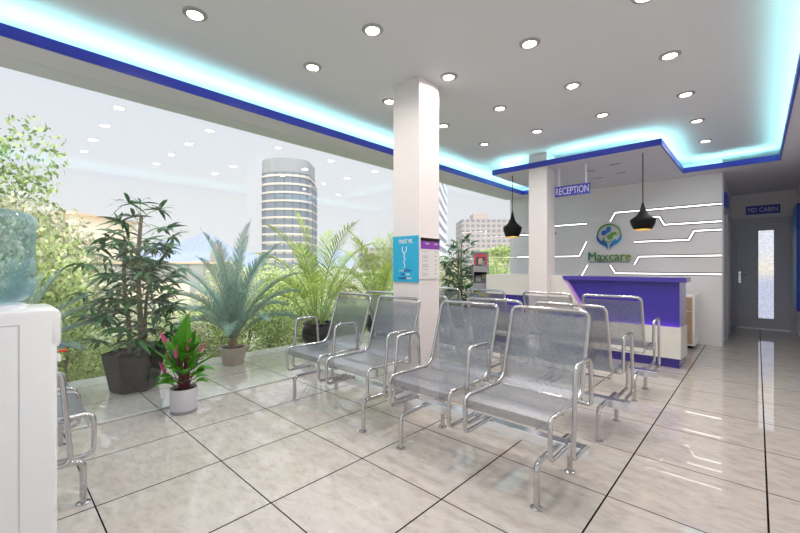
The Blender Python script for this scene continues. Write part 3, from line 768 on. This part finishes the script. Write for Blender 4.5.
def anthurium(loc):
    rnd = random.Random(4)
    o = empty('potted_anthurium', loc, 'small flowering plant with pink blooms in a white cylindrical pot', 'potted plant')
    pot_lathe(o, [(.108, 0), (.112, .005), (.118, .19), (.108, .19), (.106, .165), (.001, .165)], M['potw'], soilz=.168, soilr=.107)
    tag(MB().lathe([(.1095, .0), (.1135, .004), (.1145, .022), (.1105, .024)], 28, cap=False).build('base_band', M['sgrey'], o, world=False, smooth=True), 'grey band')
    def broad(m, p, d, L, w, droop, n=7):
        d = Vector(d).normalized(); sd = d.cross(Vector((0, 0, 1)))
        sd = sd.normalized() if sd.length > .05 else Vector((.7, .7, 0)).normalized()
        up = sd.cross(d).normalized(); o_ = len(m.v)
        for i in range(n+1):
            t = i/n; c = Vector(p)+d*L*t-Vector((0, 0, droop*L*t*t))
            ww = w*max(.02, math.sin(PI*t**.75))**.8*(1-.15*t) if 0 < t < 1 else .004
            m.v += [tuple(c-sd*ww/2+up*ww*.22), tuple(c), tuple(c+sd*ww/2+up*ww*.22)]
        for i in range(n):
            a = o_+3*i; m.f += [(a, a+1, a+4, a+3), (a+1, a+2, a+5, a+4)]
    ml, ms_ = MB(), MB()
    for i in range(38):
        az = i*2.4+rnd.uniform(-.3, .3); tt = i/37
        z0 = .2+.30*(1-tt)*rnd.uniform(.6, 1); el = R(75-60*tt+rnd.uniform(-8, 8))
        q = Vector((.05*math.cos(az), .05*math.sin(az), z0)); d = Vector((math.cos(az)*math.cos(el), math.sin(az)*math.cos(el), math.sin(el)))
        ms_.tube([(q.x*.5, q.y*.5, .16), q, q+d*.05], .004, seg=5)
        broad(ml, q+d*.05, d, rnd.uniform(.16, .27)*(1-.25*tt), rnd.uniform(.09, .135), rnd.uniform(.1, .5))
    # the tall leaf facing the room
    for (x, y, z, dx, dy, L, w_) in ((.02, -.0, .44, .12, .05, .38, .19), (-.03, .02, .36, -.2, -.1, .30, .12), (.02, .03, .30, .9, .7, .33, .07), (0, 0, .26, -.9, -.4, .3, .08)):
        ms_.tube([(0, 0, .16), (x, y, z)], .005, seg=5)
        broad(ml, (x, y, z), (dx, dy, 1 if L > .34 else .75), L, w_, .1)
    ml.build('foliage', M['anth'], o, world=False, smooth=True); ms_.build('stems', M['stemr'], o, world=False)
    cR = Vector((.731, .682, 0))
    for (a, z, f_, lean) in ((-.15, .56, .06, -.35), (.03, .70, -.02, .15), (-.01, .47, .10, .1), (.08, .52, .08, .35), (.17, .50, .04, .8), (-.13, .34, .09, -.5)):
        b = cR*a+Vector((f_*.7, -f_*.7, z-.03))
        fl = MB(); broad(fl, b, cR*lean+Vector((0, 0, .9)), .115, .075, 0, 6)
        fo = fl.build('flower', M['spathe'], o, world=False, smooth=True)
        MB().tube([(b.x*.2, b.y*.2, .16), (b.x*.7, b.y*.7, z*.7), tuple(b)], .003, seg=5).build('flower_stem', M['stemr'], fo, world=False)
    return o
an = anthurium((-3.77, 1.19, 0)); an.scale = (.95, .95, 1.13)

# ---------------------------------------------------------------- outdoors
struct(MB().box(-60, -5.66, -50, 60, -.45, -.3).build('ground', M['ground']))
def bush_mesh(name, rx, ry, rz_, n, ls, seed, mat, lo=.0):
    rnd = random.Random(seed); m = MB()
    lumps = [(rnd.uniform(-.55, .55)*rx, rnd.uniform(-.55, .55)*ry, rz_*rnd.uniform(.35, 1.35), rnd.uniform(.42, .62)) for _ in range(9)]
    for i in range(n):
        c = rnd.choice(lumps); u = rnd.uniform(0, 2*PI); v = rnd.uniform(-1, 1); r = c[3]*rnd.uniform(.55, 1.05)*min(rx, ry); s = math.sqrt(1-v*v)
        p = Vector((c[0]+r*s*math.cos(u), c[1]+r*s*math.sin(u), c[2]+r*v*.9))
        if p.z < lo: continue
        a = Vector((rnd.gauss(0, 1), rnd.gauss(0, 1), rnd.gauss(0, .6))).normalized(); b = a.cross(Vector((rnd.gauss(0, 1), rnd.gauss(0, 1), rnd.gauss(0, 1)))).normalized()
        L = ls*rnd.uniform(.6, 1.3); w = L*.45; o = len(m.v)
        m.v += [tuple(p-a*L/2), tuple(p+b*w/2), tuple(p+a*L/2), tuple(p-b*w/2)]; m.f.append((o, o+1, o+2, o+3))
    return m.mesh(name, mat)
BM = [bush_mesh('leaf_mass', .8, .8, .7, 5200, .085, 50+i, M[k]) for i, k in enumerate(('bush1', 'bush2', 'bush3', 'bush4'))]
BMf = [bush_mesh('leaf_mass', .8, .8, .7, 6000, .06, 70+i, M[k]) for i, k in enumerate(('bush1', 'bush2', 'bush3', 'bush4'))]
def stem_mesh():
    m = MB()
    for i in range(5):
        a = i*1.3; m.tube([(0.03*math.cos(a), .03*math.sin(a), 0), (.2*math.cos(a), .2*math.sin(a), .5), (.35*math.cos(a), .35*math.sin(a), .95)], .022, seg=5, r2=.008)
    return m.mesh('stems', M['trunk'])
SM = stem_mesh()
KN = ['light yellow-green', 'mid green', 'pale tan-green', 'deep green']
def bush(x, y, s, sz, k, lab, fine=False, name='shrub', base=-.3):
    o = empty(name, (x, y, base), lab, 'shrub', 'hedge shrubs beyond the terrace')
    for nm, me in (('foliage', (BMf if fine else BM)[k]), ('stems', SM)):
        c = bpy.data.objects.new(nm, me); COL.objects.link(c); c.parent = o
        c.scale = (s, s, sz)
    o.rotation_euler.z = random.uniform(0, 6)
A_ = R(43.02); sA, cA = math.sin(A_), math.cos(A_)
def yat(px, X):
    t = (px-400)/382.6; k = X/(-sA+cA*t); return k*(cA+sA*t), k
# (px, X, top y in the frame, width scale, kind, label)
BL = [(-10, -6.55, 150, 1.1, 2, 'behind the water bottle, at the far left'), (28, -6.7, 185, 1.0, 0, 'right of the water bottle'), (62, -6.5, 265, .9, 0, 'left of the dark lady palm'),
      (98, -6.45, 335, .7, 0, 'low, behind the black faceted planter'), (128, -6.5, 330, .7, 1, 'low, behind the lady palm canes'), (158, -6.5, 325, .75, 0, 'low, between lady palm and grey palm'),
      (184, -6.5, 305, .8, 2, 'below the concrete pier'), (212, -6.5, 295, .8, 0, 'behind the clay pot palm'), (243, -6.55, 285, .85, 1, 'right of the clay pot palm'), (272, -6.6, 275, .9, 0, 'below the round tower'),
      (303, -6.6, 285, .9, 1, 'behind the fuller areca palm'), (335, -6.6, 290, .9, 3, 'right of the fuller areca palm'), (362, -6.6, 292, .9, 1, 'behind the palm next to the pillar'), (385, -6.7, 285, .9, 0, 'left edge of the front pillar'), (415, -6.8, 290, 1., 1, 'hidden behind the front pillar'),
      (440, -6.8, 285, 1., 3, 'right edge of the front pillar, low'), (462, -6.8, 285, 1., 2, 'behind the far lady palm'), (487, -6.8, 284, 1., 1, 'behind the magazine stand')]
for px, X, ty, s, k, lb in BL:
    y, kk = yat(px, X); zt = 1.3+(266.5-ty)/382.6*kk
    bush(X, y, s, (zt+.3)/1.42, k, '%s shrub %s' % (KN[k], lb), fine=True)
BL2 = [(60, -9.5, 238, 1.6, 2, 'second row, left of the lady palm crown'), (38, -8.8, 180, 1.5, 2, 'second row, above the dispenser corner'), (4, -9, 165, 1.5, 2, 'second row, at the left edge'), (175, -9.5, 300, 1.2, 0, 'second row, by the foot of the pier'), (225, -9.5, 272, 1.3, 2, 'second row, behind the grey palm crown'),
       (252, -9.8, 250, 1.4, 0, 'second row, left foot of the round tower'), (285, -9.8, 250, 1.4, 0, 'second row, right foot of the round tower'), (318, -10, 258, 1.4, 1, 'second row, behind the areca fronds'), (350, -10, 272, 1.4, 2, 'second row, at the dark post'),
       (378, -10, 262, 1.4, 1, 'second row, left of the poster'), (447, -12, 250, 1.8, 2, 'second row, right of the front pillar'), (500, -13, 247, 2.0, 0, 'second row, left of the small pendant'), (480, -12.5, 262, 1.8, 1, 'second row, below the pink building')]
for px, X, ty, s, k, lb in BL2:
    y, kk = yat(px, X); zt = 1.3+(266.5-ty)/382.6*kk
    bush(X, y, s, (zt+.3)/1.42, k, '%s shrub %s' % (KN[k], lb), fine=True)
# garden tree at the left edge
def tree(px, X, ty, by, sx, k, lab, seed):
    y, kk = yat(px, X); zt = 1.3+(266.5-ty)/382.6*kk; zb = 1.3+(266.5-by)/382.6*kk
    o = empty('garden_tree', (X, y, -.3), lab, 'tree')
    MB().tube([(0, 0, 0), (.08, .05, (zb+.3)*.6), (0, 0, zb+1.)], .10, seg=8, r2=.05).build('trunk', M['trunk'], o, world=False, smooth=True)
    hh = (zt-zb)
    c = bpy.data.objects.new('foliage', bush_mesh('leaf_mass', 1, 1, .75, 3000 if px < 0 else 4200, .09 if px < 0 else .15, seed, M['bush%d' % k])); COL.objects.link(c); c.parent = o; c.location = (0, 0, zb); c.scale = (sx, sx, hh/1.5)
tree(-12, -8.2, 80, 215, .85, 2, 'airy pale tree rising at the left edge above the water bottle', 90)
tree(503, -34, 243, 262, 4.2, 1, 'distant green tree in front of the pink building', 91)

def place(px, k):   # a point at depth k in the frame's column px
    l = (px-400)/382.6*k
    return (-sA*k+cA*l, cA*k+sA*l)
# low walls with terracotta caps
def facing(px, k, name, lab, cat):
    x, y = place(px, k); o = empty(name, (x, y, -.3), lab, cat); o.rotation_euler.z = A_; return o
o = facing(165, 14, 'garden_wall', 'concrete garden wall with a terracotta cap and a square pier, behind the potted palms', 'wall')
MB().box(-4.4, 2.6, -.12, .12, 1.05, 1.70).build('lintel', M['concrete'], o, world=False)
MB().box(-4.5, 2.7, -.2, .2, 1.70, 1.77).build('cap', M['orange'], o, world=False)
MB().box(1.0, 1.5, -.17, .17, 0, 1.72).build('pier', M['concrete'], o, world=False, bevel=.01)
MB().box(-4.2, -3.7, -.17, .17, 0, 1.72).build('pier', M['concrete'], o, world=False, bevel=.01)
o = facing(135, 19, 'low_building', 'cream low building seen under the capped wall between the palms', 'building')
MB().box(-6, 5, 0, 1.4, 0, 1.2).build('wall', M['cream'], o, world=False)
MB().box(-6.2, 5.2, -.2, 1.5, 1.2, 1.28).build('roof_edge', M['orange'], o, world=False)
for x in (-4.5, -2.2, 2.8):
    MB().box(x, x+.7, -.03, .02, .2, 1.0).build('window', M['grey'], o, world=False)
o = facing(72, 22, 'terraced_house', 'pale house with an orange roof line above the left shrubs', 'building')
MB().box(-2.2, .2, 0, 5, 0, 4.6).build('wall', M['cream'], o, world=False)
MB().box(-2.3, .35, -.3, 5.2, 4.6, 4.72).build('roof', M['orange'], o, world=False)
MB().box(-2.4, 1.5, -1.2, 3, 0, 3.0).box(-2.5, 1.6, -1.3, 3, 3.0, 3.1).build('porch', M['cream'], o, world=False)
# domed building
o = facing(211, 90, 'domed_building', 'distant copper-coloured dome above the capped wall', 'building')
MB().box(-4, 4, 0, 8, 0, 2.6).build('base', M['cream'], o, world=False)
MB().lathe([(1.5, 2.5), (1.6, 3.6), (1.55, 4.6), (1.2, 5.8), (.6, 6.7), (.08, 7.2), (.05, 8.6)], 20, (0, 3, 0)).build('dome', M['dome'], o, world=False, smooth=True)
# round tower
twm = bandmat('tower_bands', (.50, .45, .42), (.19, .21, .25), 3.25, .26, .0, (.15, .16, .20), 3.4, .22)
o = facing(286, 150, 'round_tower', 'tall rounded office tower with pale horizontal bands', 'building')
el = [(9.3*math.cos(R(a)), -6*math.sin(R(a))) for a in range(0, 181, 9)]+[(-9.3, 10), (9.3, 10)]
MB().prism(el, 0, 37.4).build('facade', twm, o, world=False)
MB().prism([(a*.985, b*.985) for a, b in el], 37.4, 42.6).build('crown', pbr('tower_crown', (.32, .325, .34), .6), o, world=False)
for i in range(11):
    z = 4.0+i*3.16
    MB().prism([(a*1.02, b*1.03) for a, b in el], z, z+.75).build('ledge', M['bandc'] if 'bandc' in M else M.setdefault('bandc', pbr('pale_ledge', (.60, .54, .49), .6)), o, world=False)
MB().box(9.2, 10.3, -1, 9, 0, 34).build('side_wing', twm, o, world=False)
# pink office block
pk = bandmat('pink_grid', (.44, .37, .35), (.22, .215, .25), 2.5, .42, 0, (.44, .37, .35), 2.6, .38)
o = facing(485, 190, 'pink_office_block', 'pinkish gridded office block right of the front pillar', 'building')
MB().box(-11.5, 13, 0, 20, 0, 25).build('main_block', pk, o, world=False)
MB().box(-5, 3, 4, 14, 25, 28.5).build('roof_block', pbr('pink_wall', (.46, .38, .36), .7), o, world=False)
o = facing(374, 170, 'pink_block', 'small distant pink block between the areca palm and the pillar', 'building')
MB().box(-6, 8, 0, 12, 0, 10).build('main_block', pk, o, world=False); MB().box(-7, 2, 0, 12, 0, 7).build('wing', pk, o, world=False)
# white balcony tower close to the pillar
o = facing(430, 100, 'balcony_tower', 'white apartment tower with balcony bands, its edge showing right of the pillar', 'building')
q = [(-6, -30), (-3.3, -30), (7.8, 30), (-6, 30)]
MB().prism(q, 0, 42).build('walls', pbr('lilac_wall', (.36, .35, .44), .6), o, world=False)
for i in range(13):
    MB().prism([(-6.3, -30.6), (-3.2, -30.6), (8.3, 30.4), (-6.3, 30.4)], 1.0+i*3.1, 2.5+i*3.1).build('balcony_band', M['lwhite'], o, world=False)
# dark post
o = facing(355, 13, 'garden_post', 'slim dark post rising between the two areca palms', 'post')
MB().box(-.06, .06, -.06, .06, 0, 2.0).box(-.03, .09, -.04, .04, 2.0, 2.2).build('shaft', M['grey'], o, world=False)
# distant hills
def hills(px0, px1, k, pts, lab, name='mountain'):
    x, y = place((px0+px1)/2, k); o = empty(name, (x, y, 0), lab, 'mountain'); o.rotation_euler.z = A_
    m = MB(); n = len(pts); rnd = random.Random(5); sub = []
    for i in range(n-1):
        for j in range(4):
            t_ = j/4; sub.append((pts[i][0]+(pts[i+1][0]-pts[i][0])*t_, pts[i][1]+(pts[i+1][1]-pts[i][1])*t_+(rnd.uniform(-.8, .8) if j else 0)))
    sub.append(pts[-1]); n = len(sub); rows_ = [(0, -.3, 0), (.45, -.12, .55), (1, 0, 1), (.5, .15, .4), (0, .35, 0)]
    for (fz, fy, q) in rows_:
        for px, ty in sub:
            z = max(2, (266.5-ty)/382.6*k+1.3)
            m.v.append(((px-(px0+px1)/2)/382.6*k, fy*k*.4, z*fz))
    for r_ in range(len(rows_)-1):
        for i in range(n-1): m.f.append((r_*n+i, r_*n+i+1, (r_+1)*n+i+1, (r_+1)*n+i))
    m.build('slope', M['mount'], o, world=False, smooth=False)
hills(120, 262, 900, [(90, 262), (130, 250), (150, 246), (168, 238), (182, 242), (198, 235), (207, 233), (216, 236), (232, 247), (250, 252), (262, 258), (280, 262)], 'pale blue mountain ridge behind the dome')
hills(300, 400, 1000, [(295, 262), (310, 252), (322, 248), (345, 250), (360, 258), (400, 262)], 'pale blue hill right of the round tower')
# wide ground plane far away
struct(MB().box(-1600, -60, -900, 1500, -.6, -.32).build('ground', M['ground']))

# ---------------------------------------------------------------- sky, sun, camera
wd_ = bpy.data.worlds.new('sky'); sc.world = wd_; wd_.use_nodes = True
nt = wd_.node_tree; nt.nodes.clear(); N = nt.nodes; L = nt.links
out = N.new('ShaderNodeOutputWorld'); bg = N.new('ShaderNodeBackground')
tc = N.new('ShaderNodeTexCoord'); sp = N.new('ShaderNodeSeparateXYZ'); L.new(tc.outputs['Generated'], sp.inputs[0])
rp = N.new('ShaderNodeValToRGB'); e = rp.color_ramp.elements
e[0].position = 0.0; e[0].color = (.91, .89, .91, 1); e[1].position = 1; e[1].color = (.62, .70, .84, 1)
x = e.new(.12); x.color = (.89, .885, .92, 1); x = e.new(.40); x.color = (.83, .86, .93, 1)
L.new(sp.outputs[2], rp.inputs[0])
cn = N.new('ShaderNodeTexNoise'); cn.inputs['Scale'].default_value = 2.6; cn.inputs['Detail'].default_value = 5
mp = N.new('ShaderNodeMapping'); mp.inputs['Scale'].default_value = (1, 1, 3.5); L.new(tc.outputs['Generated'], mp.inputs[0]); L.new(mp.outputs[0], cn.inputs[0])
cr = N.new('ShaderNodeValToRGB'); cr.color_ramp.elements[0].position = .5; cr.color_ramp.elements[0].color = (0, 0, 0, 1); cr.color_ramp.elements[1].position = .75; cr.color_ramp.elements[1].color = (.6, .6, .6, 1)
L.new(cn.outputs['Fac'], cr.inputs[0])
mx = N.new('ShaderNodeMixRGB'); L.new(cr.outputs[0], mx.inputs[0]); L.new(rp.outputs[0], mx.inputs[1]); mx.inputs[2].default_value = (.90, .86, .86, 1)
L.new(mx.outputs[0], bg.inputs[0]); 
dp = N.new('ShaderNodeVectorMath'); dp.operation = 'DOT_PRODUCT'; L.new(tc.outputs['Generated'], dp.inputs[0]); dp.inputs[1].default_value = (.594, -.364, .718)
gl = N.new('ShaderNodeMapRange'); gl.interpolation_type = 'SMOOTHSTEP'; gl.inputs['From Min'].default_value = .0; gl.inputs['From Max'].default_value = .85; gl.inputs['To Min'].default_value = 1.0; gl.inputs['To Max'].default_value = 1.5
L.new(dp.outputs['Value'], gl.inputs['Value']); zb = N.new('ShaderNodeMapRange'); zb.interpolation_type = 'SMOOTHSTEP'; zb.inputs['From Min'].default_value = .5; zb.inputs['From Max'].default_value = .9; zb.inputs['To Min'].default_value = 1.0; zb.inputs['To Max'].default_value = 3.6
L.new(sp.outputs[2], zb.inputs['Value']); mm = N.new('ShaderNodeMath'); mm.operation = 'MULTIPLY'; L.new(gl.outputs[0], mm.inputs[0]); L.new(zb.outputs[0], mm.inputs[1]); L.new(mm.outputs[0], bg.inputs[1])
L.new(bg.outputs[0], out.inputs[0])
sn = bpy.data.lights.new('sun', 'SUN'); sn.energy = 2.8; sn.angle = R(2); sn.color = (1, .95, .86)
so = bpy.data.objects.new('sun', sn); COL.objects.link(so); so.location = (5, -5, 20)
so.rotation_euler = Vector((-.62, .38, -.75)).to_track_quat('-Z', 'Y').to_euler()

cam = bpy.data.cameras.new('camera'); cam.sensor_width = 36; cam.lens = 382.6/800*36; cam.clip_start = .05; cam.clip_end = 4000
co = bpy.data.objects.new('camera', cam); COL.objects.link(co); co.location = (0, 0, 1.3); co.rotation_euler = (PI/2, 0, A_)
sc.camera = co
sc.view_settings.view_transform = 'Standard'; sc.view_settings.look = 'None'; sc.view_settings.gamma = 1
sc.view_settings.exposure = 0.0
sc.cycles.max_bounces = 10; sc.cycles.diffuse_bounces = 5; sc.cycles.glossy_bounces = 4; sc.cycles.transparent_max_bounces = 24
sc.cycles.use_denoising = True
sc.cycles.sample_clamp_indirect = 6
